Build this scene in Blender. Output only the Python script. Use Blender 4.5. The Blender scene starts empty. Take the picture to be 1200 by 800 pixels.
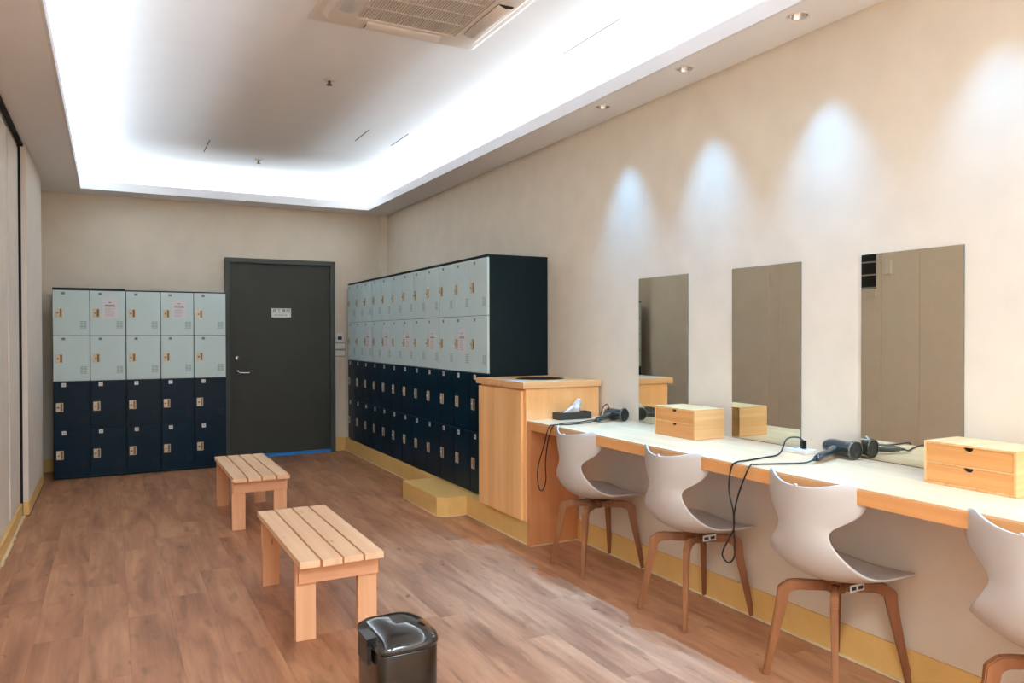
import bpy, bmesh, math, random
from mathutils import Vector, Matrix
random.seed(7)
PI = math.pi
S = bpy.context.scene
COL = S.collection

# ------------------------------------------------------------------ camera
def cam_axes(yaw, pitch, roll):
    cy, sy, cp, sp, cr, sr = math.cos(yaw), math.sin(yaw), math.cos(pitch), math.sin(pitch), math.cos(roll), math.sin(roll)
    fwd = Vector((sy*cp, cy*cp, sp)); right = Vector((cy, -sy, 0)); up = right.cross(fwd)
    return cr*right+sr*up, -sr*right+cr*up, fwd
R_, U_, F_ = cam_axes(math.radians(27.9975), math.radians(-0.5444), math.radians(-0.1344))
cd = bpy.data.cameras.new('camera'); cam = bpy.data.objects.new('camera', cd); COL.objects.link(cam)
m = Matrix.Identity(4)
for i in range(3):
    m[i][0] = R_[i]; m[i][1] = U_[i]; m[i][2] = -F_[i]
m[0][3], m[1][3], m[2][3] = 0, 0, 1.3
cam.matrix_world = m
cd.sensor_width = 36; cd.lens = 884.86/1200*36; cd.clip_start = .05
S.camera = cam

# ------------------------------------------------------------------ world, lights, exposure
w = bpy.data.worlds.new('world'); S.world = w; w.use_nodes = True
w.node_tree.nodes['Background'].inputs[0].default_value = (.9, .9, 1, 1)
w.node_tree.nodes['Background'].inputs[1].default_value = 0.05
S.view_settings.view_transform = 'Standard'
S.view_settings.look = 'None'
S.view_settings.gamma = 1
S.view_settings.use_curve_mapping = False
S.view_settings.exposure = 1.95
S.cycles.max_bounces = 12
S.cycles.diffuse_bounces = 8
S.cycles.caustics_reflective = False
S.cycles.caustics_refractive = False
S.cycles.sample_clamp_indirect = 6

# room measures
XL, XR, XLOW = -0.578, 2.82, 2.61       # left partition, upper right wall, boxed lower right wall
YB, YN = 8.41, -4.0                      # back wall, near wall
ZS, ZC = 2.67, 2.95                      # soffit, upper ceiling
CX0, CX1, CY0, CY1 = -0.237, 2.52, -3.7, 8.11   # cove opening
WARMSTRIP = (.76, .90, 1.0)
STRIP_W = 2.65      # watts per metre of cove strip
SPOT_W = 62.0
SPOTCOL = (.15, .50, 1.0)

def area(name, loc, sx, sy, power, col, rot=(PI, 0, 0)):
    l = bpy.data.lights.new(name, 'AREA'); l.shape = 'RECTANGLE'; l.size = sx; l.size_y = sy
    l.energy = power; l.color = col
    o = bpy.data.objects.new(name, l); COL.objects.link(o); o.location = loc; o.rotation_euler = rot
    return o
SZ = 2.704
TILT = math.radians(60)
area('cove_strip_light', (CX1+.23, (CY0+CY1)/2, SZ), .02, CY1-CY0+.3, STRIP_W*12.1, WARMSTRIP, (PI, -TILT, 0))
area('cove_strip_light', (CX0-.23, (CY0+CY1)/2, SZ), .02, CY1-CY0+.3, STRIP_W*12.1, WARMSTRIP, (PI, TILT, 0))
area('cove_strip_light', ((CX0+CX1)/2, CY1+.23, SZ), CX1-CX0+.3, .02, STRIP_W*3*.8, WARMSTRIP, (PI+TILT, 0, 0))
area('cove_strip_light', ((CX0+CX1)/2, CY0-.23, SZ), CX1-CX0+.3, .02, STRIP_W*3*.8, WARMSTRIP, (PI-TILT, 0, 0))

# unseen square panels added behind the viewpoint as soft fill (frames with the ceiling)
FILL_PANELS = [(.45, -2.9), (1.6, -2.9), (.45, -1.0), (1.6, -1.0)]
FILL_W = 20.5
for px_, py_ in FILL_PANELS: area('fill_panel_light', (px_, py_, 2.93), .56, .56, FILL_W, (.71, .88, 1.0), (0, 0, 0))

# ------------------------------------------------------------------ materials
def lin(c):
    return tuple((x/12.92 if x <= .04045 else ((x+.055)/1.055)**2.4) for x in c)
def rgb(r, g, b): return (*lin((r/255, g/255, b/255)), 1)
def mat(name, col, rough=.5, metal=0, coat=0, spec=.5):
    m = bpy.data.materials.new(name); m.use_nodes = True
    b = m.node_tree.nodes['Principled BSDF']
    b.inputs['Base Color'].default_value = rgb(*col); b.inputs['Roughness'].default_value = rough
    b.inputs['Metallic'].default_value = metal; b.inputs['Coat Weight'].default_value = coat
    b.inputs['Specular IOR Level'].default_value = spec
    return m
def N(m, t, **kw):
    n = m.node_tree.nodes.new(t)
    for k, v in kw.items():
        if k in n.inputs.keys(): n.inputs[k].default_value = v
        else: setattr(n, k, v)
    return n
def L(m, a, b): m.node_tree.links.new(a, b)
def ramp(m, stops):
    n = m.node_tree.nodes.new('ShaderNodeValToRGB'); e = n.color_ramp.elements
    e[0].position, e[0].color = stops[0]; e[1].position, e[1].color = stops[1]
    for p, c in stops[2:]:
        x = e.new(p); x.color = c
    return n
def painted(name, col, rough=.6, var=.03, scale=6, bump=.02, bscale=250, spec=.4):
    """flat paint with a faint mottling and fine roller texture"""
    m = mat(name, col, rough, spec=spec); b = m.node_tree.nodes['Principled BSDF']
    tc = N(m, 'ShaderNodeTexCoord'); n = N(m, 'ShaderNodeTexNoise', Scale=scale, Detail=3.0)
    L(m, tc.outputs['Object'], n.inputs['Vector'])
    c = rgb(*col); lo = tuple(x*(1-var) for x in c[:3])+(1,); hi = tuple(min(1, x*(1+var)) for x in c[:3])+(1,)
    r = ramp(m, [(.3, lo), (.7, hi)]); L(m, n.outputs['Fac'], r.inputs['Fac']); L(m, r.outputs['Color'], b.inputs['Base Color'])
    if bump:
        n2 = N(m, 'ShaderNodeTexNoise', Scale=bscale, Detail=2.0); L(m, tc.outputs['Object'], n2.inputs['Vector'])
        bp = N(m, 'ShaderNodeBump', Strength=bump*5, Distance=.001); L(m, n2.outputs['Fac'], bp.inputs['Height']); L(m, bp.outputs['Normal'], b.inputs['Normal'])
    return m
def wood(name, c1, c2, axis='Y', scale=1.0, rough=.45, knots=None, perobj=True, streak=22, contrast=(.35, .68), bump=.15):
    """grain running along one axis of the object"""
    m = mat(name, c1, rough); b = m.node_tree.nodes['Principled BSDF']
    tc = N(m, 'ShaderNodeTexCoord'); mp = N(m, 'ShaderNodeMapping')
    s = {'X': (.7, streak, streak), 'Y': (streak, .7, streak), 'Z': (streak, streak, .7)}[axis]
    mp.inputs['Scale'].default_value = tuple(x*scale for x in s)
    L(m, tc.outputs['Object'], mp.inputs['Vector'])
    if perobj:
        oi = N(m, 'ShaderNodeObjectInfo'); mu = N(m, 'ShaderNodeMath', operation='MULTIPLY'); mu.inputs[1].default_value = 37.0
        L(m, oi.outputs['Random'], mu.inputs[0]); cx = N(m, 'ShaderNodeCombineXYZ')
        for k in range(3): L(m, mu.outputs[0], cx.inputs[k])
        L(m, cx.outputs[0], mp.inputs['Location'])
    n = N(m, 'ShaderNodeTexNoise', Scale=1.0, Detail=5.0, Roughness=.6, Distortion=.6)
    L(m, mp.outputs[0], n.inputs['Vector'])
    r = ramp(m, [(contrast[0], rgb(*c2)), (contrast[1], rgb(*c1))]); L(m, n.outputs['Fac'], r.inputs['Fac'])
    out = r.outputs['Color']
    if knots:
        mp2 = N(m, 'ShaderNodeMapping'); ks = {'X': (3.2, 9, 9), 'Y': (9, 3.2, 9), 'Z': (9, 9, 3.2)}[axis]
        mp2.inputs['Scale'].default_value = ks; L(m, tc.outputs['Object'], mp2.inputs['Vector'])
        if perobj: L(m, cx.outputs[0], mp2.inputs['Location'])
        v = N(m, 'ShaderNodeTexVoronoi', Scale=1.1); L(m, mp2.outputs[0], v.inputs['Vector'])
        r2 = ramp(m, [(.04, (1, 1, 1, 1)), (.10, (0, 0, 0, 1))]); L(m, v.outputs['Distance'], r2.inputs['Fac'])
        mx = N(m, 'ShaderNodeMix', data_type='RGBA'); L(m, r2.outputs['Color'], mx.inputs['Factor'])
        L(m, out, mx.inputs['A']); mx.inputs['B'].default_value = rgb(*knots); out = mx.outputs['Result']
    L(m, out, b.inputs['Base Color'])
    if bump:
        bp = N(m, 'ShaderNodeBump', Strength=bump, Distance=.001); L(m, n.outputs['Fac'], bp.inputs['Height']); L(m, bp.outputs['Normal'], b.inputs['Normal'])
    return m

def floor_material():
    m = mat('vinyl_plank', (176, 128, 98), .42); b = m.node_tree.nodes['Principled BSDF']
    tc = N(m, 'ShaderNodeTexCoord'); oi = N(m, 'ShaderNodeObjectInfo')
    ge = N(m, 'ShaderNodeNewGeometry')
    mu = N(m, 'ShaderNodeMath', operation='MULTIPLY'); mu.inputs[1].default_value = 53.0; L(m, oi.outputs['Random'], mu.inputs[0])
    cx = N(m, 'ShaderNodeCombineXYZ'); L(m, mu.outputs[0], cx.inputs[2])
    def noise(sx, sy, detail, dist, rough=.55):
        mp = N(m, 'ShaderNodeMapping'); mp.inputs['Scale'].default_value = (sx, sy, 1)
        L(m, ge.outputs['Position'], mp.inputs['Vector']); L(m, cx.outputs[0], mp.inputs['Location'])
        n = N(m, 'ShaderNodeTexNoise', Scale=1.0, Detail=detail, Distortion=dist, Roughness=rough); L(m, mp.outputs[0], n.inputs['Vector'])
        return n
    n1 = noise(9, 1.3, 4, .7)          # broad cathedral figure
    n2 = noise(70, 3.0, 3, .2)         # fine grain
    n3 = noise(17, 4.5, 2, .3, .5)     # dark smudges
    n4 = noise(24, 10, 1, .4, .5)      # knots
    r1 = ramp(m, [(.33, rgb(150, 100, 71)), (.5, rgb(176, 123, 89)), (.68, rgb(196, 144, 107))]); L(m, n1.outputs['Fac'], r1.inputs['Fac'])
    def mul(a, bsock, lo, hi, p0, p1):
        r = ramp(m, [(p0, (lo, lo, lo, 1)), (p1, (hi, hi, hi, 1))]); L(m, bsock, r.inputs['Fac'])
        x = N(m, 'ShaderNodeMix', data_type='RGBA', blend_type='MULTIPLY'); x.inputs['Factor'].default_value = 1
        L(m, a, x.inputs['A']); L(m, r.outputs['Color'], x.inputs['B']); return x.outputs['Result']
    c = mul(r1.outputs['Color'], n2.outputs['Fac'], .87, 1.06, .3, .7)
    c = mul(c, n3.outputs['Fac'], .74, 1.0, .28, .42)
    c = mul(c, n4.outputs['Fac'], .5, 1.0, .2, .27)
    c = mul(c, oi.outputs['Random'], .965, 1.03, 0, 1)
    L(m, c, b.inputs['Base Color'])
    bp = N(m, 'ShaderNodeBump', Strength=.25, Distance=.0008); L(m, n2.outputs['Fac'], bp.inputs['Height']); L(m, bp.outputs['Normal'], b.inputs['Normal'])
    return m

M = {}
M['wall'] = painted('wall_paint', (220, 208, 190), .7)
M['wall_left'] = painted('partition_laminate', (228, 219, 208), .55, bump=.01)
M['ceil'] = painted('ceiling_paint', (236, 237, 240), .85, var=.01)
M['fascia'] = painted('cove_lip_paint', (226, 226, 230), .7, var=.01)
M['floor'] = floor_material()
M['subfloor'] = painted('floor_joint', (96, 66, 48), .8)
M['yellow'] = painted('yellow_laminate', (228, 188, 116), .5, var=.04, scale=14)
M['caulk'] = painted('white_caulk', (226, 212, 182), .6, var=.06, scale=40)
M['navy'] = painted('navy_enamel', (2, 34, 52), .3, var=.08, scale=5, bump=.0, spec=.15)
M['carcass'] = painted('dark_steel', (10, 30, 38), .34, var=.08, scale=4, bump=0, spec=.2)
M['mint'] = painted('pale_blue_grey_enamel', (194, 215, 216), .4, var=.015, scale=5, bump=0)
M['slot'] = mat('slot_shadow', (120, 134, 134), .6)
M['slotdark'] = mat('slot_dark', (8, 16, 22), .6)
M['brass'] = mat('brass_lock', (206, 188, 160), .4, .3)
M['brassdark'] = mat('brass_recess', (120, 94, 62), .5, .3)
M['chrome'] = mat('chrome', (205, 205, 208), .15, 1)
M['plate_w'] = mat('white_plate', (222, 224, 222), .4)
M['plate_g'] = mat('grey_plate', (128, 140, 138), .4)
M['ink'] = mat('ink', (52, 50, 54), .7)
M['inkred'] = mat('faded_ink', (172, 156, 164), .8)
M['paper'] = painted('paper', (214, 214, 220), .8, var=.01)
M['doorp'] = painted('charcoal_door', (52, 54, 47), .5, var=.08, scale=3)
M['doorf'] = painted('charcoal_frame', (66, 72, 68), .45, var=.04)
M['blue'] = painted('blue_tape', (18, 140, 235), .5, var=.05)
M['cab'] = wood('cabinet_wood', (250, 200, 140), (236, 178, 118), 'Z', 1, .42, streak=9, perobj=False)
M['cabtop'] = wood('cabinet_top_wood', (234, 184, 130), (222, 164, 108), 'X', 1, .42, streak=9, perobj=False)
M['counter'] = wood('counter_wood', (230, 190, 148), (219, 172, 128), 'Y', 1, .38, streak=16, perobj=False)
M['edge'] = wood('counter_edge_wood', (230, 170, 108), (214, 148, 88), 'Y', 1, .42, streak=10, perobj=False)
M['legpanel'] = wood('leg_panel_wood', (222, 156, 104), (206, 136, 86), 'Z', 1, .42, streak=9, perobj=False)
M['bamboo'] = wood('bamboo', (224, 166, 104), (204, 140, 80), 'Y', 1, .45, streak=26)
M['bamboo_side'] = wood('bamboo_side', (232, 190, 136), (216, 166, 110), 'X', 1, .45, streak=26)
M['pine'] = wood('pine_slat', (240, 202, 164), (228, 182, 142), 'Y', 1, .55, knots=(176, 118, 82), streak=16)
M['pineleg'] = wood('pine_leg', (236, 184, 142), (224, 166, 124), 'Z', 1, .55, knots=(140, 82, 52), streak=16)
M['pineapron'] = wood('pine_apron', (234, 180, 140), (222, 162, 122), 'X', 1, .55, knots=(150, 92, 60), streak=16)
M['walnut'] = wood('beech_leg', (154, 100, 62), (130, 80, 46), 'Z', 1, .42, streak=20)
M['shell'] = painted('white_plastic', (194, 187, 180), .38, var=.01, bump=0)
M['plastic_b'] = mat('black_plastic', (22, 22, 24), .3)
M['gloss_b'] = mat('dark_gloss', (44, 46, 48), .12, .4, coat=.6)
M['binbody'] = mat('bin_body', (20, 16, 14), .25, .2, coat=.5)
M['binlid'] = mat('bin_lid', (30, 30, 31), .12, .1, coat=.8)
M['cord'] = mat('cord', (18, 18, 20), .45)
M['dryer'] = mat('dryer', (54, 62, 66), .16, .5, coat=.7)
M['dryerrim'] = mat('dryer_rim', (110, 116, 112), .25, .9)
M['grill'] = mat('grill', (40, 44, 44), .4, .3)
M['tissbox'] = painted('dark_tissue_box', (62, 58, 52), .55, var=.05)
M['tissin'] = painted('tissue_inside', (120, 88, 62), .7)
M['tissue'] = painted('tissue', (228, 230, 238), .9, var=.02)
M['mirror'] = mat('mirror_glass', (222, 214, 194), .012, 1)
M['mirredge'] = mat('mirror_edge', (120, 128, 124), .25, .4)
M['ac'] = painted('ac_plastic', (220, 211, 202), .5, var=.01, bump=0)
M['acdark'] = mat('ac_recess', (58, 50, 44), .7)
M['dark'] = mat('dark_gap', (20, 22, 26), .8)
M['white'] = painted('white_plastic_box', (226, 222, 216), .45, var=.01, bump=0)
M['screen'] = mat('thermostat_screen', (44, 52, 50), .3)
M['green'] = mat('thermostat_light', (120, 220, 190), .4)
M['louver'] = mat('louver', (176, 176, 168), .5)
M['holeshade'] = mat('hole_shade', (40, 24, 18), .8)  # dark tone painted in for the shade inside hole and notches

def lamp_mat():
    m = mat('lamp_lens', (240, 245, 255), .3); b = m.node_tree.nodes['Principled BSDF']
    b.inputs['Emission Color'].default_value = (.8, .92, 1, 1); b.inputs['Emission Strength'].default_value = 1.2
    return m
M['lens'] = lamp_mat()

# ------------------------------------------------------------------ helpers
def box(bm, x0, x1, y0, y1, z0, z1, mi=0, bev=0):
    vs = [bm.verts.new(v) for v in ((x0, y0, z0), (x1, y0, z0), (x1, y1, z0), (x0, y1, z0), (x0, y0, z1), (x1, y0, z1), (x1, y1, z1), (x0, y1, z1))]
    fs = [bm.faces.new([vs[i] for i in q]) for q in ((0, 3, 2, 1), (4, 5, 6, 7), (0, 1, 5, 4), (1, 2, 6, 5), (2, 3, 7, 6), (3, 0, 4, 7))]
    for f in fs: f.material_index = mi
    if bev:
        es = list({e for f in fs for e in f.edges})
        r = bmesh.ops.bevel(bm, geom=es, offset=bev, segments=2, profile=.7, affect='EDGES')
        for f in r['faces']: f.material_index = mi
    return fs
def cyl(bm, c, d, r, h, n=20, mi=0, r2=None, cap=True):
    """a cylinder or cone from c along d"""
    d = Vector(d).normalized(); c = Vector(c); a = d.orthogonal().normalized(); b = d.cross(a)
    r2 = r if r2 is None else r2
    A, B = [], []
    for i in range(n):
        t = 2*PI*i/n; v = a*math.cos(t)+b*math.sin(t)
        A.append(bm.verts.new(c+v*r)); B.append(bm.verts.new(c+d*h+v*r2))
    fs = []
    for i in range(n):
        j = (i+1) % n; fs.append(bm.faces.new((A[i], A[j], B[j], B[i])))
    for f in fs: f.smooth = True
    if cap:
        fs.append(bm.faces.new(A[::-1])); fs.append(bm.faces.new(B))
    for f in fs: f.material_index = mi
    return fs
def lathe(bm, c, d, prof, n=24, mi=0):
    """prof: list of (radius, distance along d)"""
    d = Vector(d).normalized(); c = Vector(c); a = d.orthogonal().normalized(); b = d.cross(a); rings = []
    for r, h in prof:
        rings.append([bm.verts.new(c+d*h+(a*math.cos(2*PI*i/n)+b*math.sin(2*PI*i/n))*max(r, 1e-5)) for i in range(n)])
    for k in range(len(rings)-1):
        for i in range(n):
            j = (i+1) % n; f = bm.faces.new((rings[k][i], rings[k][j], rings[k+1][j], rings[k+1][i])); f.smooth = True; f.material_index = mi
def spline(pts, k=8):
    P = [Vector(p) for p in pts]; P = [2*P[0]-P[1]]+P+[2*P[-1]-P[-2]]; out = []
    for i in range(1, len(P)-2):
        for j in range(k):
            t = j/k; a, b, c, d = P[i-1:i+3]
            out.append(.5*((2*b)+(c-a)*t+(2*a-5*b+4*c-d)*t*t+(-a+3*b-3*c+d)*t*t*t))
    out.append(P[-2]); return out
def tube(bm, pts, r, n=8, mi=0, k=8):
    Q = spline(pts, k) if k else [Vector(p) for p in pts]; rings = []; prev = None
    for i, p in enumerate(Q):
        t = (Q[min(i+1, len(Q)-1)]-Q[max(i-1, 0)]).normalized()
        a = t.orthogonal().normalized() if prev is None else (prev-t*prev.dot(t)).normalized()
        prev = a; b = t.cross(a)
        rings.append([bm.verts.new(p+(a*math.cos(2*PI*j/n)+b*math.sin(2*PI*j/n))*r) for j in range(n)])
    for A, B in zip(rings, rings[1:]):
        for i in range(n):
            j = (i+1) % n; f = bm.faces.new((A[i], A[j], B[j], B[i])); f.smooth = True; f.material_index = mi
    bm.faces.new(rings[0][::-1]).material_index = mi; bm.faces.new(rings[-1]).material_index = mi
def prism(bm, poly, z0, z1, mi=0):
    A = [bm.verts.new((x, y, z0)) for x, y in poly]; B = [bm.verts.new((x, y, z1)) for x, y in poly]; n = len(poly)
    fs = [bm.faces.new(A[::-1]), bm.faces.new(B)]+[bm.faces.new((A[i], A[(i+1) % n], B[(i+1) % n], B[i])) for i in range(n)]
    for f in fs: f.material_index = mi
    return fs
def mesh(name, bm, mats):
    bmesh.ops.recalc_face_normals(bm, faces=bm.faces)
    me = bpy.data.meshes.new(name); bm.to_mesh(me); bm.free()
    for k in (mats if isinstance(mats, (list, tuple)) else [mats]): me.materials.append(M[k] if isinstance(k, str) else k)
    return me
def obj(name, bm, mats, parent=None, loc=None, label=None):
    me = bm if isinstance(bm, bpy.types.Mesh) else mesh(name, bm, mats)
    o = bpy.data.objects.new(name, me); COL.objects.link(o)
    if parent: o.parent = parent
    if loc is not None: o.location = loc
    if label: o['label'] = label
    return o
def tag(o, label, cat, group=None):
    o['label'] = label; o['category'] = cat
    if group: o['group'] = group
    return o
def thing(name, label, cat, loc=(0, 0, 0), rz=0, group=None):
    o = bpy.data.objects.new(name, None); COL.objects.link(o); o.location = loc; o.rotation_euler = (0, 0, rz); o.empty_display_size = .1
    return tag(o, label, cat, group)
def struct(name, bm, mats, parent=None):
    o = obj(name, bm, mats, parent)
    if not parent: o['kind'] = 'structure'
    return o
def NB(): return bmesh.new()
def bx(*a, **k):
    b = NB(); box(b, *a, **k); return b
def copy_tree(o, parent=None):
    c = o.copy(); COL.objects.link(c)
    if parent: c.parent = parent
    for ch in o.children: copy_tree(ch, c)
    return c
_tc = {}
def text_mesh(s, size, matname, align='CENTER'):
    """lettering in the built-in font as a flat mesh in its local XY plane"""
    key = (s, size, matname)
    if key in _tc: return _tc[key]
    c = bpy.data.curves.new('lettering', 'FONT'); c.body = s; c.size = size; c.align_x = align; c.align_y = 'CENTER'
    c.resolution_u = 2; c.extrude = .0002
    o = bpy.data.objects.new('lettering', c); COL.objects.link(o)
    dg = bpy.context.evaluated_depsgraph_get(); me = bpy.data.meshes.new_from_object(o.evaluated_get(dg))
    bpy.data.objects.remove(o); me.materials.clear(); me.materials.append(M[matname]); _tc[key] = me
    return me
def shade(o):
    for p in o.data.polygons: p.use_smooth = True

# ------------------------------------------------------------------ floor
fl = struct('floor', bx(-1.0, XR+.1, YN-.1, YB+.1, -.06, -.004), 'subfloor')
pw, pl = .181, 1.22
plank_mesh = {}
row = 0; x = -.66
while x < XR-.02:
    y = YN-random.random()*pl
    while y < YB:
        y0, y1 = max(y, YN), min(y+pl, YB)
        x1 = min(x+pw, XR)
        if y1-y0 > .02:
            k = (round(y1-y0, 3), round(x1-x, 3))
            if k not in plank_mesh:
                b = NB(); box(b, .0003, x1-x-.0003, .0003, y1-y0-.0003, -.004, 0); plank_mesh[k] = mesh('plank', b, 'floor')
            obj('plank', plank_mesh[k], None, fl, (x, y0, 0))
        y += pl
    x += pw; row += 1

# ------------------------------------------------------------------ walls
struct('wall_back', bx(-1.0, XR+.12, YB, YB+.12, 0, ZC), 'wall')
wr = struct('wall_right', bx(XR, XR+.12, YN, YB, 0, ZC), 'wall')
struct('wall_boxing', bx(XLOW, XR-.001, YN, 4.015, 0, .711), 'wall', wr)
struct('wall_front', bx(-1.0, XR+.12, YN-.12, YN, 0, ZC), 'wall')
# small boxed pipe chase in the far right corner
b = NB(); prism(b, [(2.735, 8.409), (2.755, 8.37), (2.819, 8.36), (2.819, 8.409)], .15, 2.669); struct('trim_1', b, 'wall')

wl = struct('wall_left', bx(-.70, -.62, YN, YB, 0, ZC), 'wall_left')
# folding partition panels in front of the wall
def wpanel(y0, y1, x1, z0=.095, z1=2.645):
    struct('wall_panel', bx(-.619, x1, y0+.0015, y1-.0015, z0, z1, bev=.0015), 'wall_left', wl)
edges = [6.425, 5.83, 5.70, 5.56, 4.72]
for a, c in zip(edges[1:], edges[:-1]): wpanel(a, c, XL-(.006 if (c == 5.83 or c == 5.70) else 0))
wpanel(4.50, 4.72, XL+.004)
# bay with the louvered grille (seen in the mirror only) and plain bays nearer the camera
wpanel(4.13, 4.50, XL)
for a, c in ((3.2, 4.13), (2.3, 3.2), (1.4, 2.3), (.5, 1.4), (-.4, .5), (-1.3, -.4), (-2.2, -1.3), (-3.1, -2.2), (YN, -3.1)): wpanel(a, c, XL)
# far pilaster panel standing proud of the others
struct('wall_panel', bx(-.619, -.528, 6.437, 7.75, .10, 2.668, bev=.002), 'wall_left', wl)
struct('panel_gap', bx(-.60, -.562, 6.426, 6.4365, 0, 2.66), 'dark', wl)
b = NB(); box(b, -.575, -.545, YN, 6.43, 2.652, 2.669); struct('ceiling_track', b, 'dark', wl)
# baseboards
b = NB(); box(b, -.619, -.560, YN, 6.02, 0, .092); box(b, -.619, -.565, 6.02, 6.425, 0, .096); struct('baseboard_left', b, 'yellow')
b = NB(); box(b, -.619, -.526, 6.437, 7.75, .004, .099, bev=.001); struct('baseboard_left', b, 'yellow')
b = NB(); box(b, -.5255, -.523, 6.433, 7.75, .0005, .006); box(b, -.60, -.523, 6.432, 6.4365, .0005, .006); struct('trim_2', b, 'dark')
b = NB()
pts = []; yy = YN
random.seed(3)
while yy < 6.42:
    d = random.uniform(.04, .12); wdt = random.choice([.004, .006, .010, .014, .007])
    box(b, -.5635 if yy > 6.02 else -.5595, -.556+wdt, yy, min(yy+d, 6.42), .0002, .004+random.random()*.006); yy += d
struct('trim_3', b, 'caulk')
struct('baseboard_back', bx(2.209, 2.329, 8.396, 8.409, 0, .147), 'yellow')
struct('baseboard_back', bx(-.615, 1.055, 8.396, 8.409, 0, .12), 'yellow')
struct('baseboard_right', bx(2.598, 2.609, YN, 4.013, 0, .130), 'yellow')
b = NB(); box(b, 2.590, 2.5975, YN, 4.013, .0002, .007); box(b, 2.262, 2.5975, 4.0125, 4.0145, .0002, .006); struct('trim_4', b, 'caulk')
# plinth under the right-hand lockers and cabinet
b = NB(); prism(b, [(2.33, 8.409), (2.33, 4.951), (2.262, 4.951), (2.262, 4.062), (2.819, 4.062), (2.819, 8.355), (2.73, 8.37), (2.73, 8.409)], 0, .138)
struct('trim_5', b, 'yellow')
b = NB(); box(b, 2.324, 2.3295, 5.725, 8.39, .0002, .006); box(b, 2.256, 2.2615, 4.062, 4.944, .0002, .006); box(b, 2.211, 2.329, 8.39, 8.3955, .0002, .005); struct('trim_6', b, 'caulk')
# boxed step in front of the plinth
st = thing('step', 'low yellow boxed step with a cut corner in front of the long locker row', 'step', (2.19, 5.33, 0))
b = NB(); prism(b, [(2.05-2.19, .39), (2.05-2.19, -.325), (2.115-2.19, -.376), (2.328-2.19, -.376), (2.328-2.19, .39)], .001, .1375)
bmesh.ops.bevel(b, geom=[e for e in b.edges if e.verts[0].co.z > .13 and e.verts[1].co.z > .13], offset=.003, segments=2, affect='EDGES')
obj('step_box', b, 'yellow', st)
b = NB(); 
for (x0, y0), (x1, y1) in (((-.143, .388), (-.143, -.327)), ((-.143, -.327), (-.077, -.380)), ((-.077, -.380), (.068, -.380))):
    tube(b, [(x0, y0, .003), (x1, y1, .003)], .003, 6, k=0)
obj('caulk_line', b, 'caulk', st)

# ------------------------------------------------------------------ ceiling with cove
ce = struct('ceiling', bx(-1.0, XR+.12, YN-.12, YB+.12, ZC, ZC+.1), 'ceil')
DL = [3.773, 3.041, 2.308, 1.575, .842, .11]      # downlights along the right soffit
DLX = 2.63
def soffit(x0, x1, y0, y1, holes=()):
    b = NB()
    def loop(pts, z): 
        vs = [b.verts.new((x, y, z)) for x, y in pts]; return [b.edges.new((vs[i], vs[(i+1) % len(vs)])) for i in range(len(vs))], vs
    for z in (ZS, ZS+.02):
        es, _ = loop([(x0, y0), (x1, y0), (x1, y1), (x0, y1)], z)
        for hx, hy in holes:
            e2, _ = loop([(hx+.040*math.cos(t*PI/12), hy+.040*math.sin(t*PI/12)) for t in range(24)], z); es += e2
        bmesh.ops.triangle_fill(b, edges=es, use_beauty=True)
    return b
struct('soffit', soffit(CX1, XR-.0005, YN, YB-.0005, [(DLX, y) for y in DL]), 'ceil', ce)
struct('soffit', soffit(-.6195, CX0, YN, YB-.0005), 'ceil', ce)
struct('soffit', soffit(CX0, CX1, CY1, YB-.0005), 'ceil', ce)
struct('soffit', soffit(CX0, CX1, YN, CY0), 'ceil', ce)
T = .016; ZL = 2.75
for a in ((CX0-T, CX0, CY0-T, CY1+T), (CX1, CX1+T, CY0-T, CY1+T), (CX0, CX1, CY1, CY1+T), (CX0, CX1, CY0-T, CY0)):
    struct('cove_lip', bx(*a, ZS-.0008, ZL), 'fascia', ce)
for a in ((CX1+.215, CX1+.245, CY0-.1, CY1+.1), (CX0-.245, CX0-.215, CY0-.1, CY1+.1), (CX0, CX1, CY1+.215, CY1+.245), (CX0, CX1, CY0-.245, CY0-.215)):
    struct('strip_base', bx(*a, ZS+.021, ZS+.029), 'white', ce)
# hairline ceiling slots
for i, (x, y0, y1) in enumerate(((.753, 6.86, 7.33), (1.851, 5.92, 6.32), (2.175, 5.90, 6.33), (2.366, 3.23, 3.80))):
    struct('ceiling_slot', bx(x-.0035, x+.0035, y0, y1, ZC-.0012, ZC-.0002), 'dark' if i in (1, 2) else 'acdark', ce)

for px_, py_ in FILL_PANELS:
    b = NB()
    for a in ((-.30, .30, -.30, -.285), (-.30, .30, .285, .30), (-.30, -.285, -.285, .285), (.285, .30, -.285, .285)): box(b, px_+a[0], px_+a[1], py_+a[2], py_+a[3], 2.925, ZC-.0005)
    struct('panel_frame', b, 'white', ce)  # frame of an unseen panel added for fill light

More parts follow.
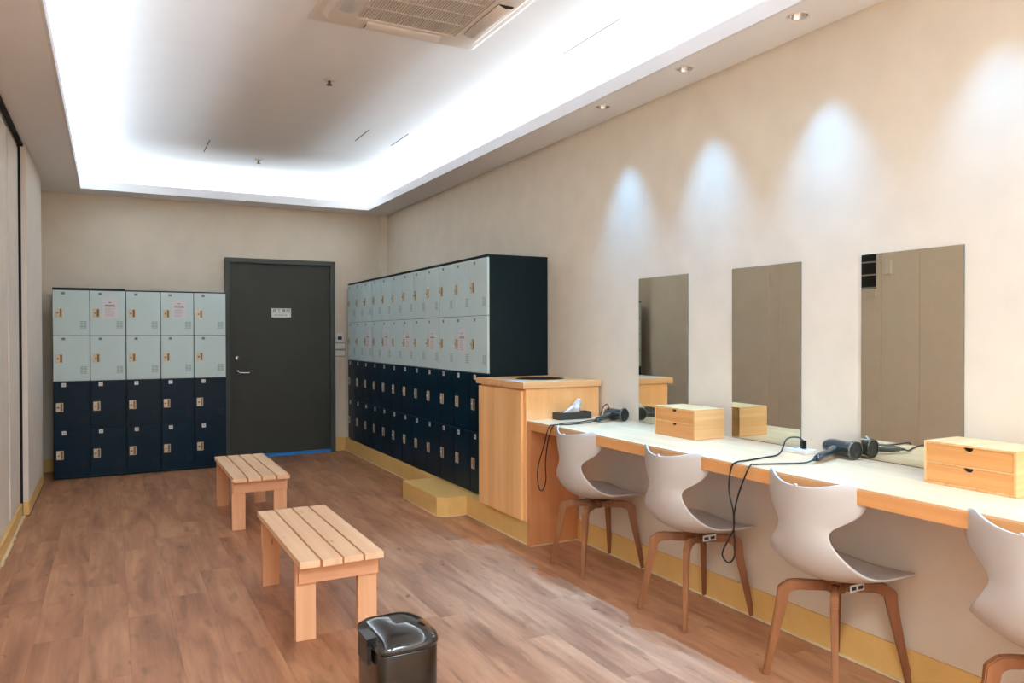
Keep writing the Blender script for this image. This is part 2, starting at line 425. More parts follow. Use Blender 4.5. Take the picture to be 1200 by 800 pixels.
# downlights
for i, y in enumerate(DL):
    where = ['farthest of the ceiling downlights, above the leftmost mirror', 'ceiling downlight second farthest, above the middle mirror', 'nearest ceiling downlight in view, above the rightmost mirror'][i] if i < 3 else 'ceiling downlight outside the photo, %s of three above the near counter' % ('farthest', 'middle', 'nearest')[i-3]
    t = thing('downlight', 'small round recessed chrome '+where, 'downlight', (DLX, y, ZS), 0, 'recessed downlights along the right soffit')
    b = NB(); lathe(b, (0, 0, 0), (0, 0, -1), [(.040, 0.002), (.048, -.0002), (.050, .0015), (.046, .004), (.041, .003), (.0395, -.002)], 28); obj('trim_ring', b, 'white', t)
    b = NB(); lathe(b, (0, 0, 0), (0, 0, 1), [(.0392, 0), (.036, .012), (.030, .026), (.022, .038), (.0215, .040)], 28); obj('reflector', b, 'chrome', t)
    b = NB(); cyl(b, (0, 0, .0395), (0, 0, 1), .0213, .003, 24); obj('lamp_lens', b, 'lens', t)
    # a tight beam tilted into the room and a weak wide spill that grazes the wall
    for en, ang, tilt in ((SPOT_W, 48, 13), (SPOT_W*.36, 66, 2)):
        l = bpy.data.lights.new('downlight_lamp', 'SPOT'); l.energy = en*(1 if i < 3 else .65); l.color = SPOTCOL; l.spot_size = math.radians(ang); l.spot_blend = 1.0; l.shadow_soft_size = .009
        o = bpy.data.objects.new('downlight_lamp', l); COL.objects.link(o); o.parent = t; o.location = (0, 0, .004); o.rotation_euler = (0, math.radians(tilt), 0)

# sprinkler / detector heads on the upper ceiling
for lbl, (x, y) in (('small metal sprinkler head on the ceiling below the air conditioner', (1.26, 4.877)), ('small metal sprinkler head on the ceiling farther away, near the far cove edge', (1.242, 7.413))):
    t = thing('sprinkler_head', lbl, 'sprinkler', (x, y, ZC), 0, 'ceiling sprinkler heads')
    b = NB(); lathe(b, (0, 0, -.0005), (0, 0, -1), [(.001, 0), (.036, 0), (.036, .003), (.022, .009), (.014, .010)], 24); obj('escutcheon', b, 'ac', t)
    b = NB(); cyl(b, (0, 0, -.0105), (0, 0, -1), .009, .022, 12); cyl(b, (0, 0, -.034), (0, 0, -1), .019, .003, 16); obj('deflector', b, 'brassdark', t)

# ceiling cassette air conditioner
ac = thing('air_conditioner', 'square white ceiling cassette air conditioner with a slatted grille', 'air conditioner', (1.384, 3.50, ZC))
def rrect(hx, hy, r, n=6):
    out = []
    for cx, cy, a0 in ((hx-r, hy-r, 0), (-hx+r, hy-r, PI/2), (-hx+r, -hy+r, PI), (hx-r, -hy+r, 3*PI/2)):
        for k in range(n+1):
            a = a0+PI/2*k/n; out.append((cx+r*math.cos(a), cy+r*math.sin(a)))
    return out
def loft(b, loops, mi=0, smooth=False):
    R = [[b.verts.new(p) for p in l] for l in loops]
    for A, B in zip(R, R[1:]):
        n = len(A)
        for i in range(n):
            f = b.faces.new((A[i], A[(i+1) % n], B[(i+1) % n], B[i])); f.material_index = mi; f.smooth = smooth
    return R
def lp(h, r, z, n=6): return [(x, y, z) for x, y in rrect(h, h, r, n)]
b = NB()
R = loft(b, [lp(.475, .02, -.0005), lp(.475, .02, -.008), lp(.455, .025, -.016), lp(.43, .12, -.018), lp(.405, .10, -.034), lp(.272, .012, -.038), lp(.268, .01, -.022)])
obj('panel_frame', b, 'ac', ac)
b = NB(); box(b, -.268, .268, -.268, .268, -.012, -.004); obj('grille_recess', b, 'acdark', ac)
b = NB()
for k in range(40):
    xx = -.262+k*(.524/39); box(b, xx-.0036, xx+.0036, -.268, .268, -.034, -.022)
for yy in (-.134, 0, .134): box(b, -.268, .268, yy-.004, yy+.004, -.0355, -.023)
g = obj('intake_grille', b, 'ac', ac); 
for k in range(4):     # air outlets with their vanes
    b = NB(); box(b, -.20, .20, .300, .385, -.0395, -.034, bev=.002); o = obj('outlet', b, 'acdark', ac); o.rotation_euler = (0, 0, k*PI/2)
    b = NB()
    rows = []
    for i in range(9):
        u = i/8; yy = .298+.088*u; zz = -.0405-.014*math.sin(PI*u)
        rows.append([b.verts.new((xx, yy, zz)) for xx in (-.205, .205)]+[b.verts.new((xx, yy, zz+.003)) for xx in (.205, -.205)])
    for A, B in zip(rows, rows[1:]):
        for i in range(4):
            f = b.faces.new((A[i], A[(i+1) % 4], B[(i+1) % 4], B[i])); f.smooth = i in (0, 2)
    b.faces.new(rows[0]); b.faces.new(rows[-1])
    v = obj('vane', b, 'ac', o)
    if k == 3: v.location = (0, .0, -.004); 

# ------------------------------------------------------------------ back door
dr = struct('door_1', NB(), 'doorf')
b = NB()
box(b, 1.057, 1.102, 8.335, 8.408, 0, 2.11, bev=.002); box(b, 2.156, 2.207, 8.335, 8.408, 0, 2.11, bev=.002); box(b, 1.102, 2.156, 8.335, 8.408, 2.062, 2.11, bev=.002)
obj('door_frame', b, 'doorf', dr)
leaf = obj('door_leaf', bx(1.105, 2.153, 8.365, 8.405, .032, 2.059, bev=.001), 'doorp', dr)
def at(o, x, y, z): o.location = (x, y, z); return o
b = NB(); lathe(b, (0, 0, 0), (0, -1, 0), [(.0255, 0), (.0255, .006), (.021, .009), (.011, .010), (.010, .035), (.0001, .036)], 24)
tube(b, [(0, -.036, 0), (.02, -.044, -.001), (.06, -.046, -.003), (.115, -.044, -.004)], .0085, 10)
at(obj('lever_handle', b, 'chrome', leaf), 1.178, 8.3645, .905)
b = NB(); lathe(b, (0, 0, 0), (0, -1, 0), [(.026, 0), (.026, .010), (.021, .014), (.0001, .014)], 24); box(b, -.004, .004, -.024, -.013, -.014, .014, bev=.002)
at(obj('deadbolt', b, 'chrome', leaf), 1.170, 8.3645, 1.055)
tag(obj('blue_strip', bx(1.104, 2.154, 8.345, 8.3635, .0005, .029, bev=.002), 'blue'), 'bright blue sealing strip along the floor under the charcoal door', 'strip')
sg = thing('door_sign', 'small white door sign with black Chinese lettering on the charcoal door', 'sign', (1.628, 8.3635, 1.537))
obj('sign_board', bx(-.102, .102, -.004, 0, -.048, .048, bev=.001), 'plate_w', sg)
o = obj('lettering', text_mesh('員工專用', .047, 'ink'), None, sg); o.location = (0, -.0045, .018); o.rotation_euler = (PI/2, 0, 0)
o = obj('lettering', text_mesh('EMPLOYEES ONLY', .0185, 'ink'), None, sg); o.location = (0, -.0045, -.026); o.rotation_euler = (PI/2, 0, 0)

# thermostat and switches
t = thing('thermostat', 'white square thermostat with dark screen, above the two switch plates', 'thermostat', (2.271, 8.409, 1.270))
obj('housing', bx(-.045, .045, -.022, 0, -.048, .048, bev=.006), 'white', t)
obj('screen', bx(-.024, .024, -.0245, -.0222, -.026, .010), 'screen', t)
obj('indicator', bx(-.022, .022, -.0245, -.0222, .013, .020), 'green', t)
for k, (z, lbl) in enumerate(((1.172, 'upper of two white switch plates beside the charcoal door'), (1.094, 'lower of two white switch plates beside the charcoal door'))):
    t = thing('switch_plate', lbl, 'switch', (2.278, 8.409, z), 0, 'switch plates by the door')
    obj('back_box', bx(-.060, .060, -.006, 0, -.037, .037), 'doorf', t)
    obj('cover', bx(-.056, .056, -.013, -.0062, -.031, .031, bev=.002), 'white', t)
    for xx in (-.030, .0, .030): obj('rocker', bx(xx-.011, xx+.011, -.0155, -.0132, -.013, .013, bev=.001), 'white', t)

# ------------------------------------------------------------------ lockers
# a unit faces local -Y, starts at x=0; rows from the top: light, light, navy, navy
PITCH = .2915
ROWS = [(1.298, 1.704, 1), (.886, 1.294, 1), (.450, .880, 0), (.022, .4485, 0)]
LD = .50
def vent_mesh(light):
    b = NB()
    for c in range(2):
        for r in range(6): box(b, -.026+c*.028, -.002+c*.028, -.0009, -.0001, -.030+r*.0115, -.0255+r*.0115)
    return mesh('vent', b, 'slot' if light else 'slotdark')
VM = {1: vent_mesh(1), 0: vent_mesh(0)}
b = NB(); box(b, -.028, .028, -.004, -.0001, -.040, .040, 0, bev=.0015); box(b, .006, .022, -.0046, -.0040, -.034, .034, 1); LOCKM = mesh('lock_plate', b, ['brass', 'brassdark'])
b = NB(); lathe(b, (-.011, -.0042, 0), (0, -1, 0), [(.0095, 0), (.0095, .005), (.007, .008), (.0001, .008)], 16); box(b, -.0125, -.0095, -.0132, -.0124, -.006, .006, 1); KNOBM = mesh('lock_cylinder', b, ['chrome', 'ink'])
PLM = {1: mesh('number_plate', bx(-.014, .014, -.002, -.0001, -.011, .011), 'plate_g'), 0: mesh('number_plate', bx(-.017, .017, -.002, -.0001, -.017, .017), 'plate_w')}
DM = {}
for i, (z0, z1, l) in enumerate(ROWS):
    b = NB(); box(b, -PITCH/2+.0036, PITCH/2-.0036, -.018, 0, 0, z1-z0, bev=.002); DM[i] = mesh('door', b, 'mint' if l else 'navy')
def locker_unit(ncol, label, loc, rz, number, group, H=1.724):
    t = thing('locker_unit', label, 'lockers', loc, rz, group)
    W = ncol*PITCH
    b = NB()
    box(b, 0, W, .0, LD, .001, .018); box(b, -.0, W, -.019, LD, H-.012, H, bev=.0015)
    box(b, 0, .0015, 0, LD, .018, H-.012); box(b, W-.0015, W, 0, LD, .018, H-.012); box(b, .0015, W-.0015, LD-.0015, LD, .018, H-.012)
    box(b, .0015, W-.0015, .006, .012, .018, H-.012)
    obj('carcass', b, 'carcass', t)
    for c in range(ncol):
        for i, (z0, z1, l) in enumerate(ROWS):
            d = obj('door', DM[i], None, t, (PITCH*(c+.5), -.001, z0), 'pale blue-grey locker door' if l else 'navy blue locker door')
            h = z1-z0
            obj('lock_plate', LOCKM, None, d, (-.095, -.018, h*.50 if l else h*.47))
            obj('lock_cylinder', KNOBM, None, d, (-.095, -.018, h*.50 if l else h*.47))
            obj('vent', VM[l], None, d, (.095, -.018, h*.235))
            obj('number_plate', PLM[l], None, d, (-.062, -.018, h-.028))
            n = obj('number', text_mesh('%02d' % number(c, i), .017 if l else .022, 'ink'), None, d, (-.062, -.0203, h-.028)); n.rotation_euler = (PI/2, 0, 0)
    return t
G1 = 'locker units against the far wall'; G2 = 'locker units in the long row on the right'
locker_unit(2, 'two-column unit of pale and navy lockers, leftmost against the far wall', (-.457, 7.885, .002), 0, lambda c, i: (1+c)+i*5, G1, 1.727)
locker_unit(3, 'three-column unit of pale and navy lockers right beside the charcoal door', (-.457+2*PITCH+.001, 7.889, .002), 0, lambda c, i: (3+c)+i*5, G1, 1.715)
P2 = .2935
nm = ['farthest three-column locker unit of the long right row, in the corner by the switches', 'second farthest three-column locker unit of the long right row', 'third three-column locker unit from the far corner in the long right row', 'nearest three-column locker unit of the long right row, beside the wooden cabinet']
RY0 = 8.265
for k in range(4):
    o = locker_unit(3, nm[k], (2.349, RY0-k*3*P2, .1385), -PI/2, lambda c, i, k=k: 21+(k*3+c)+i*12, G2)

# paper notices taped to doors
def notice(loc, rz, label, group):
    t = thing('paper_notice', label, 'notice', loc, rz, group)
    obj('sheet', bx(-.064, .064, -.0008, 0, -.094, .094), 'paper', t)
    b = NB(); random.seed(int(abs(loc[0]*100+loc[1]*10)))
    for (z, wd, h) in ((.032, .085, .007), (.020, .09, .006)):
        x = -wd/2
        while x < wd/2-.006:
            box(b, x, x+.0055, -.0011, -.0009, z-h/2, z+h/2); x += .0075
    box(b, -.012, .008, -.0011, -.0009, .052, .058)
    obj('heading_print', b, 'ink', t)
    b = NB()
    for r in range(7):
        z = .002-r*.0115; x = -.043; end = random.uniform(.01, .043)
        while x < end:
            wd = random.uniform(.004, .012); box(b, x, min(x+wd, end), -.0011, -.0009, z-.002, z+.002); x += wd+.002
    obj('body_print', b, 'inkred', t)
FY = 7.885-.0195
for c, lbl in ((1, 'white paper notice on the far wall lockers, top row, left one'), (3, 'white paper notice on the far wall lockers, top row, right one near the charcoal door')):
    notice((-.457+PITCH*(c+.5)+.015+.004, FY if c == 1 else FY+.004, 1.545), 0, lbl, 'notices on the far lockers')
ordl = ['farthest', 'second farthest', 'middle', 'second nearest', 'nearest']
for k, c in enumerate((2, 4, 6, 8, 10)):
    u, cc = divmod(c, 3)
    y = RY0-u*3*P2-PITCH*(cc+.5)-.005
    notice((2.349-.0195, y, .1385+1.115), -PI/2, ordl[k]+' of five paper notices on the second row of the long right lockers', 'notices on the right lockers')

# ------------------------------------------------------------------ wooden cabinet with round drop hole
cb = thing('cabinet', 'waist-high orange wooden cabinet with a round hole in its top, ends the locker row', 'cabinet', (2.53, 4.4, .138))
b = NB(); box(b, 2.258, 2.275, 4.066, 4.70, .140, .962); box(b, 2.275, 2.80, 4.066, 4.084, .140, .962); box(b, 2.275, 2.80, 4.682, 4.70, .140, .962); box(b, 2.782, 2.80, 4.084, 4.682, .140, .962)
for v in b.verts: v.co -= Vector((2.53, 4.4, .138))
obj('body', b, 'cab', cb)
b = NB(); box(b, 2.238, 2.2565, 4.096, 4.70, .146, .950, bev=.0015)
for v in b.verts: v.co -= Vector((2.53, 4.4, .138))
obj('door', b, 'cab', cb)
b = NB()
HX, HY, HR = 2.55, 4.40, .165
for z in (.965, 1.003):
    vs = [b.verts.new((x, y, z)) for x, y in ((2.228, 4.045), (2.805, 4.045), (2.805, 4.722), (2.228, 4.722))]; es = [b.edges.new((vs[i], vs[(i+1) % 4])) for i in range(4)]
    hs = [b.verts.new((HX+HR*math.cos(t*PI/20), HY+HR*math.sin(t*PI/20), z)) for t in range(40)]; es += [b.edges.new((hs[i], hs[(i+1) % 40])) for i in range(40)]
    bmesh.ops.triangle_fill(b, edges=es, use_beauty=True)
    if z < 1: A, AH = vs, hs
for i in range(4): b.faces.new((A[i], A[(i+1) % 4], vs[(i+1) % 4], vs[i]))
for i in range(40): b.faces.new((AH[i], AH[(i+1) % 40], hs[(i+1) % 40], hs[i])).material_index = 1  # hole wall coloured dark to stand for shade
for v in b.verts: v.co -= Vector((2.53, 4.4, .138))
obj('top', b, ['cabtop', 'holeshade'], cb)
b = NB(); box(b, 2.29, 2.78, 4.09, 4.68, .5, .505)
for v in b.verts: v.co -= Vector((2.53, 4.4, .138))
obj('inner_shelf', b, 'holeshade', cb)
b = NB(); box(b, 2.262, 2.30, 4.12, 4.43, 1.0032, 1.0042)
for v in b.verts: v.co -= Vector((2.53, 4.4, .138))
obj('sticker', b, mat('pale_blue_sticker', (176, 190, 222), .5), cb, label='pale blue-white strip sticker beside the hole')

# ------------------------------------------------------------------ vanity counter
ct = thing('counter', 'long pale wooden vanity counter along the right wall under the mirrors', 'counter', (2.54, 2.0, 0))
def rel(b, o=(2.54, 2.0, 0)):
    for v in b.verts: v.co -= Vector(o)
    return b
CE = -1.4
obj('counter_top', rel(bx(2.2625, 2.8175, CE, 4.0635, .762, .769, bev=.001)), 'counter', ct)
obj('front_edge', rel(bx(2.260, 2.285, CE, 4.0635, .713, .7615, bev=.001)), 'edge', ct, label='darker orange wooden front edge')
obj('core', rel(bx(2.286, 2.8175, CE, 4.0635, .7125, .7615)), 'edge', ct)
tag(obj('end_panel', bx(2.262, 2.6085, 4.018, 4.0605, .001, .7120, bev=.001), 'legpanel'), 'upright orange wooden end panel carrying the counter, beside the cabinet', 'panel')

# mirrors
for y0, y1, lbl in ((3.227, 3.662, 'frameless wall mirror, leftmost of the three'), (2.452, 2.888, 'frameless wall mirror in the middle, behind the cable end of counter'), (1.698, 2.134, 'frameless wall mirror, rightmost, reflecting a dark louvre')):
    t = thing('wall_mirror', lbl.replace(', behind the cable end of counter', ' of the three'), 'mirror', (XR, (y0+y1)/2, .772), 0, 'frameless wall mirrors')
    h = (y1-y0)/2
    obj('backing', bx(-.006, -.0005, -h, h, 0, .860), 'mirredge', t)
    obj('glass', bx(-.0075, -.0062, -h+.001, h-.001, .001, .859), 'mirror', t)

# left wall fittings that only the mirror shows
t = thing('vent_grille', 'dark louvred vent grille high on the left wall, seen in the rightmost mirror', 'vent grille', (XL+.0045, 4.855, 2.0))
obj('grille_back', bx(.0005, .004, -.31, .31, -.29, .29), 'dark', t)
b = NB()
for k in range(5):
    z = -.28+k*.118; box(b, .004, .016, -.31, .31, z-.005, z+.007)
obj('frame_bars', b, 'louver', t)
for k in range(4):
    z = -.28+k*.118
    b = NB()
    for q in range(6): box(b, .0045, .010, -.305, .305, z+.014+q*.0165, z+.022+q*.0165)
    obj('louvre', b, 'grill', t)
tag(obj('wall_ledge', bx(XL+.0045, XL+.020, 4.545, 5.165, 1.64, 1.705), 'wall_left'), 'beige ledge under the louvred grille seen in the rightmost mirror', 'ledge')
tag(obj('sensor_box', bx(XL+.0005, XL+.028, 4.39, 4.460, 1.83, 1.965, bev=.003), 'white'), 'small white box on the left wall, seen in the rightmost mirror', 'box')

# ------------------------------------------------------------------ bamboo drawer boxes
def drawer_box(y, label):
    t = thing('drawer_box', label, 'drawer box', (2.662, y, .7695), 0, 'bamboo drawer boxes on the counter')
    hx, hy, H, th = .098, .156, .150, .008
    b = NB(); box(b, -hx, hx, -hy, hy, H-th, H, bev=.001); box(b, -hx, hx, -hy, hy, 0, th, bev=.001)
    box(b, -hx, hx, -hy, -hy+th, th, H-th); box(b, -hx, hx, hy-th, hy, th, H-th); box(b, hx-th, hx, -hy+th, hy-th, th, H-th); box(b, -hx+.002, hx-th, -hy+th, hy-th, H/2-.003, H/2+.003)
    obj('case', b, 'bamboo_side', t)
    for z0, z1 in ((th+.001, H/2-.004), (H/2+.004, H-th-.001)):
        # front board with a half-round finger notch in its upper edge
        b = NB(); y0, y1 = -hy+th+.001, hy-th-.001; r = .017; n = 12
        ys = [y0]+[-r*math.cos(PI*k/n) for k in range(n+1)]+[y1]
        zt = [z1]+[z1-r*.8*math.sin(PI*k/n) for k in range(n+1)]+[z1]
        G = [[b.verts.new(v) for v in ((-hx+.0015, yy, z0), (-hx+.0015, yy, zz), (-hx+.010, yy, zz), (-hx+.010, yy, z0))] for yy, zz in zip(ys, zt)]
        for A, B in zip(G, G[1:]):
            for q in range(4): b.faces.new((A[q], A[(q+1) % 4], B[(q+1) % 4], B[q]))
        b.faces.new(G[0]); b.faces.new(G[-1])
        d = obj('drawer', b, 'bamboo', t)
        b = NB(); box(b, -hx+.011, -hx+.012, -r-.004, r+.004, z1-r-.003, z1); obj('notch_shadow', b, 'holeshade', d)
        b = NB(); box(b, -hx+.012, hx-.02, y0+.004, y1-.004, z0+.001, z0+.005); obj('drawer_floor', b, 'bamboo_side', d)
    return t
drawer_box(3.045, 'small two-drawer bamboo box on the counter between the two left mirrors')
drawer_box(1.532, 'small two-drawer bamboo box on the counter at the right, below the rightmost mirror')

# ------------------------------------------------------------------ tissue box
t = thing('tissue_box', 'flat dark tissue box with a white tissue standing out, on the counter by the cabinet', 'tissue box', (2.556, 4.006, .7695))
b = NB(); hx, hy, H = .118, .042, .044
box(b, -hx, hx, -hy, -hy+.005, 0, H); box(b, -hx, hx, hy-.005, hy, 0, H); box(b, -hx, -hx+.005, -hy+.005, hy-.005, 0, H); box(b, hx-.005, hx, -hy+.005, hy-.005, 0, H)
obj('box', b, 'tissbox', t)
obj('lid', bx(-hx+.005, hx-.005, -hy+.005, hy-.005, H-.009, H-.006), 'tissin', t)
b = NB(); rows = []
for i in range(9):
    u = i/8; rows.append([])
    for j in range(9):
        s = j/8*2-1; wdt = .058*(1-u*.55)
        rows[-1].append(b.verts.new((s*wdt+.05*u-.005, .008*math.sin(s*5+u*3)*(1-.5*u)+.004*math.cos(9*u), H-.006+u*.088-(abs(s)**2)*.030*u)))
for A, B in zip(rows, rows[1:]):
    for i in range(8): b.faces.new((A[i], A[i+1], B[i+1], B[i])).smooth = True
o = obj('tissue', b, 'tissue', t); md = o.modifiers.new('s', 'SOLIDIFY'); md.thickness = .001

# ------------------------------------------------------------------ hair dryers
def dryer(label, p0, p1, hend, cordpts, plug, loc):
    """p0 back of the barrel, p1 its round front, hend the end of the handle (relative to loc)"""
    t = thing('hair_dryer', label, 'hair dryer', loc, 0, 'hair dryers on the counter')
    L_ = lambda p: Vector(p)-Vector(loc)
    a, c, h = L_(p0), L_(p1), L_(hend); d = (c-a).normalized(); ln = (c-a).length
    b = NB(); lathe(b, a, d, [(.0001, 0), (.020, .002), (.030, .012), (.035, .035), (.036, .06), (.033, ln*.6), (.034, ln*.85), (.039, ln-.006), (.039, ln)], 28); obj('barrel', b, 'dryer', t)
    b = NB(); lathe(b, c, d, [(.0395, -.008), (.0405, -.002), (.0395, .003), (.036, .002)], 28); obj('rim', b, 'dryerrim', t)
    b = NB(); cyl(b, c-d*.004, d, .0362, .003, 28)
    for r in (.010, .019, .028): lathe(b, c-d*.001, d, [(r, 0), (r+.002, .0015), (r+.004, 0)], 24)
    obj('grill', b, 'grill', t)
    root = a+d*ln*.42; hd = (h-root).normalized(); hl = (h-root).length
    b = NB(); lathe(b, root, hd, [(.019, 0), (.0195, .03), (.0185, hl*.5), (.0165, hl*.85), (.0125, hl), (.0001, hl+.002)], 20); ho = obj('handle', b, 'dryer', t)
    side = hd.cross(Vector((0, 0, 1))).normalized()
    b = NB(); 
    q = root+hd*hl*.45+Vector((0, 0, .017)); cyl(b, q, hd, .005, .022, 10); obj('switch', b, 'plastic_b', ho)
    b = NB(); cyl(b, h, hd, .008, .03, 12, r2=.005); obj('strain_relief', b, 'plastic_b', ho)
    b = NB(); tube(b, [h+hd*.028]+[L_(p) for p in cordpts], .0034, 8, k=8); obj('power_cord', b, 'cord', t)
    if plug:
        pz = L_(cordpts[-1]); b = NB(); box(b, pz.x-.011, pz.x+.011, pz.y-.009, pz.y+.009, pz.z-.034, pz.z+.002, bev=.003); obj('plug', b, 'plastic_b', t)
    return t
CT = .7735
dryer('black hair dryer lying by the leftmost mirror beside the tissue box', (2.715, 3.872, .808), (2.750, 3.722, .810), (2.545, 3.722, .789),
      [(2.46, 3.72, .777), (2.36, 3.73, .7735), (2.265, 3.745, .775), (2.246, 3.775, .755), (2.242, 3.815, .66), (2.24, 3.875, .54), (2.24, 3.895, .46), (2.24, 3.873, .385), (2.24, 3.83, .385), (2.24, 3.795, .45), (2.24, 3.80, .55), (2.243, 3.775, .68), (2.250, 3.735, .765), (2.285, 3.735, .7765), (2.37, 3.80, .7735), (2.48, 3.80, CT), (2.60, 3.86, CT), (2.69, 3.905, CT), (2.715, 3.90, .84), (2.738, 3.885, .862), (2.748, 3.880, .838)], True, (2.73, 3.8, .7695))
dryer('black hair dryer lying beside the socket between the middle and rightmost mirrors', (2.766, 2.278, .8085), (2.757, 2.118, .810), (2.550, 2.142, .789),
      [(2.48, 2.145, .776), (2.38, 2.19, .774), (2.29, 2.22, .7745), (2.258, 2.215, .775), (2.240, 2.22, .745), (2.238, 2.262, .65), (2.238, 2.285, .57), (2.238, 2.290, .50), (2.238, 2.345, .41), (2.238, 2.350, .375), (2.238, 2.315, .36), (2.238, 2.283, .40), (2.2345, 2.283, .50), (2.2345, 2.288, .58), (2.238, 2.315, .66), (2.240, 2.305, .75), (2.256, 2.29, .776), (2.33, 2.31, CT), (2.45, 2.33, CT), (2.56, 2.345, .78), (2.66, 2.395, .83), (2.705, 2.372, .838), (2.708, 2.345, .825)], True, (2.73, 2.24, .7695))
for lbl, (x, y) in (('white socket strip on the counter beside the far hair dryer, at the leftmost mirror', (2.752, 3.885)), ('white socket strip on the counter with a black plug, left of the rightmost mirror', (2.715, 2.37))):
    t = thing('socket_strip', lbl, 'socket', (x, y, .7695), 0, 'sockets set on the counter')
    obj('housing', bx(-.035, .035, -.06, .06, 0, .018, bev=.003), 'white', t)
    for k in (-1, 1): obj('socket', bx(-.010, .010, k*.028-.010, k*.028+.010, .0182, .0195), 'plate_g', t)

# ------------------------------------------------------------------ pine benches
def bench(label, loc, seed):
    t = thing('slatted_bench', label, 'bench', loc, 0, 'pine slatted benches')
    random.seed(seed); W, Ln, H, gap = .357, 1.03, .362, .009
    sw = (W-3*gap)/4
    for k in range(4):
        y0 = -Ln/2+random.uniform(-.004, .004); x0 = -W/2+k*(sw+gap)
        obj('slat', bx(x0, x0+sw, y0, Ln/2+random.uniform(-.004, .004), H-.028, H, bev=.0025), 'pine', t)
    for sy in (-1, 1):
        ya = sy*.398
        for sx in (-1, 1):
            x0, x1 = (-W/2+.002, -W/2+.086) if sx < 0 else (W/2-.086, W/2-.002)
            obj('leg', bx(x0, x1, ya-.019, ya+.019, .0005, H-.029, bev=.002), 'pineleg', t)
        yo = ya+sy*.0195
        obj('apron', bx(-W/2+.008, W/2-.002, min(yo, yo+sy*.022), max(yo, yo+sy*.022), H-.112, H-.029, bev=.002), 'pineapron', t)
    obj('stretcher', bx(-.03, .03, -.378, .378, H-.095, H-.029), 'pineleg', t)
    return t
bench('slatted pine bench nearest, in front of the black bin', (.861, 3.655, 0), 2)
bench('slatted pine bench farther away, close to the charcoal door', (.881, 5.70, 0), 5)

# ------------------------------------------------------------------ black bin
t = thing('trash_bin', 'black glossy pedal bin with domed lid at the bottom edge', 'bin', (.772, 2.19, 0), math.radians(0))
def sq(hx, hy, p, z, n=48, cx=0, cy=0):
    out = []
    for i in range(n):
        a = 2*PI*i/n; c, s = math.cos(a), math.sin(a)
        pp = p if c > 0 else 7
        out.append((cx+hx*math.copysign(abs(c)**(2/pp), c), cy+hy*math.copysign(abs(s)**(2/pp), s), z))
    return out
b = NB(); R = loft(b, [sq(.093, .118, 3, .001), sq(.097, .122, 3, .006), sq(.099, .124, 3, .02), sq(.101, .126, 3, .375), sq(.099, .124, 3, .380)], smooth=True)
b.faces.new(R[0][::-1]); b.faces.new(R[-1]); obj('body', b, 'binbody', t)
b = NB(); R = loft(b, [sq(.103, .128, 3, .381), sq(.105, .130, 3, .384), sq(.105, .130, 3, .392), sq(.099, .124, 2.9, .403), sq(.082, .106, 2.7, .416), sq(.056, .074, 2.4, .427), sq(.024, .034, 2, .432)], smooth=True)
b.faces.new(R[-1]); b.faces.new(R[0][::-1]); lid = obj('lid', b, 'binlid', t)
b = NB(); prism(b, [(-.120, -.060), (-.1065, -.060), (-.1065, .030), (-.120, .030)], .338, .392); prism(b, [(-.120, -.060), (-.070, -.048), (-.070, .020), (-.120, .030)], .3935, .412)
obj('hinge_cover', b, 'plastic_b', t)
b = NB(); box(b, .104, .140, -.03, .03, .012, .022, bev=.003); obj('pedal', b, 'plastic_b', t)

# ------------------------------------------------------------------ chairs
SH = [ # centre x, centre z, half width, edge x, edge z
 (-.219, .751, .170, -.146, .783), (-.219, .746, .194, -.130, .778), (-.218, .734, .212, -.120, .766), (-.216, .712, .221, -.113, .744), (-.214, .688, .220, -.114, .714), (-.212, .664, .209, -.120, .684),
 (-.210, .642, .186, -.134, .656), (-.209, .622, .146, -.155, .630), (-.208, .604, .110, -.174, .607), (-.207, .575, .109, -.179, .577),
 (-.204, .540, .134, -.178, .544),
 (-.197, .503, .164, -.164, .510), (-.184, .464, .192, -.136, .476), (-.158, .428, .211, -.094, .450), (-.110, .402, .217, -.040, .438), (-.04, .390, .217, .030, .434), (.04, .389, .214, .100, .432), (.12, .396, .205, .158, .428), (.175, .402, .188, .196, .419), (.206, .403, .160, .212, .411)]
def shell_mesh():
    b = NB(); n = 20; rows = []
    for (xc, zc, w_, xe, ze) in SH:
        r = []
        for j in range(n+1):
            s = j/n*2-1; q = abs(s)**2.0
            r.append(b.verts.new((xc+(xe-xc)*q, w_*s, zc+(ze-zc)*q)))
        rows.append(r)
    for A, B in zip(rows, rows[1:]):
        for i in range(n): b.faces.new((A[i], A[i+1], B[i+1], B[i])).smooth = True
    return b
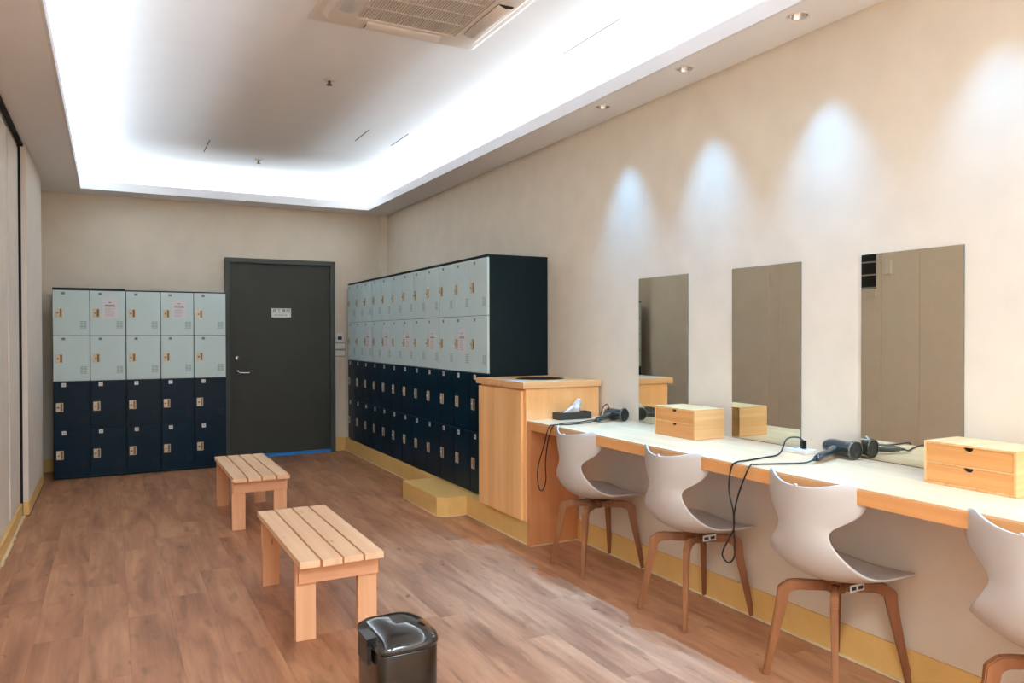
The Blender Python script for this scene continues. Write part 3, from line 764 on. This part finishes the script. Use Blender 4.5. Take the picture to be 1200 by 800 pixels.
def chair(label, loc, sticker=False):
    t = thing('dining_chair', label, 'chair', loc, 0, 'white shell chairs along the counter')
    o = obj('shell', shell_mesh(), 'shell', t)
    md = o.modifiers.new('s', 'SUBSURF'); md.levels = 1; md.render_levels = 1
    md = o.modifiers.new('t', 'SOLIDIFY'); md.thickness = .007; md.offset = 0
    FX, FY_ = .200, .158
    for sx in (-1, 1):
        for sy in (-1, 1):
            foot = Vector((sx*FX, sy*FY_, .001)); knee = Vector((sx*.150, sy*.112, .332)); hub = Vector((sx*.022, sy*.016, .354))
            P = [foot, foot.lerp(knee, .5), foot.lerp(knee, .86), knee+Vector((sx*.003, sy*.002, .0)), knee+Vector((-sx*.016, -sy*.012, .018)), knee.lerp(hub, .3)+Vector((0, 0, .016)), hub]
            Wd = [.012, .0155, .020, .023, .021, .019, .018]     # half depth in the bending plane
            Th = [.010, .0115, .013, .0135, .0135, .013, .012]
            side = Vector((-sy*.158*1, sx*.2, 0)).normalized(); side = Vector((hub-foot).cross(Vector((0, 0, 1)))).normalized()
            b = NB(); R = []
            for i, p in enumerate(P):
                tg = (P[min(i+1, len(P)-1)]-P[max(i-1, 0)]).normalized(); nn = tg.cross(side).normalized()
                R.append([b.verts.new(p+nn*Wd[i]*u+side*Th[i]*v) for u, v in ((-1, -1), (-1, 1), (1, 1), (1, -1))])
            for A, B in zip(R, R[1:]):
                for i in range(4): b.faces.new((A[i], A[(i+1) % 4], B[(i+1) % 4], B[i]))
            b.faces.new(R[0]); b.faces.new(R[-1])
            bmesh.ops.bevel(b, geom=list(b.edges), offset=.004, segments=2, affect='EDGES')
            for v in b.verts: v.co.z = max(v.co.z, .001)
            obj('leg', b, 'walnut', t)
    b = NB(); cyl(b, (0, 0, .334), (0, 0, 1), .034, .042, 24); box(b, -.045, .045, -.045, .045, .376, .3835); box(b, -.022, .020, -.0765, -.045, .3775, .3815); box(b, -.022, .056, -.0765, -.0745, .36, .3815); obj('hub', b, 'walnut', t)
    obj('seam_nub', bx(-.2235, -.2125, -.006, .006, .748, .7575, bev=.002), 'shell', t)
    if sticker:
        s = obj('sticker', bx(-.022, .056, -.078, -.0765, .353, .380), 'plate_w', t, label='white sticker with dark print under the seat')
        b = NB(); box(b, -.015, .010, -.0786, -.0782, .359, .372); box(b, .022, .048, -.0786, -.0782, .359, .372); obj('print', b, 'ink', s)
    return t
chair('white shell chair with wooden legs, farthest, next to the wooden cabinet', (2.40, 3.505, 0))
chair('white shell chair second from the wooden cabinet, cord hanging near its seat', (2.40, 2.70, 0), True)
chair('white shell chair third from the wooden cabinet, whole and nearest', (2.40, 1.925, 0), True)
chair('white shell chair cut off by the right edge of the photo', (2.40, 1.155, 0))
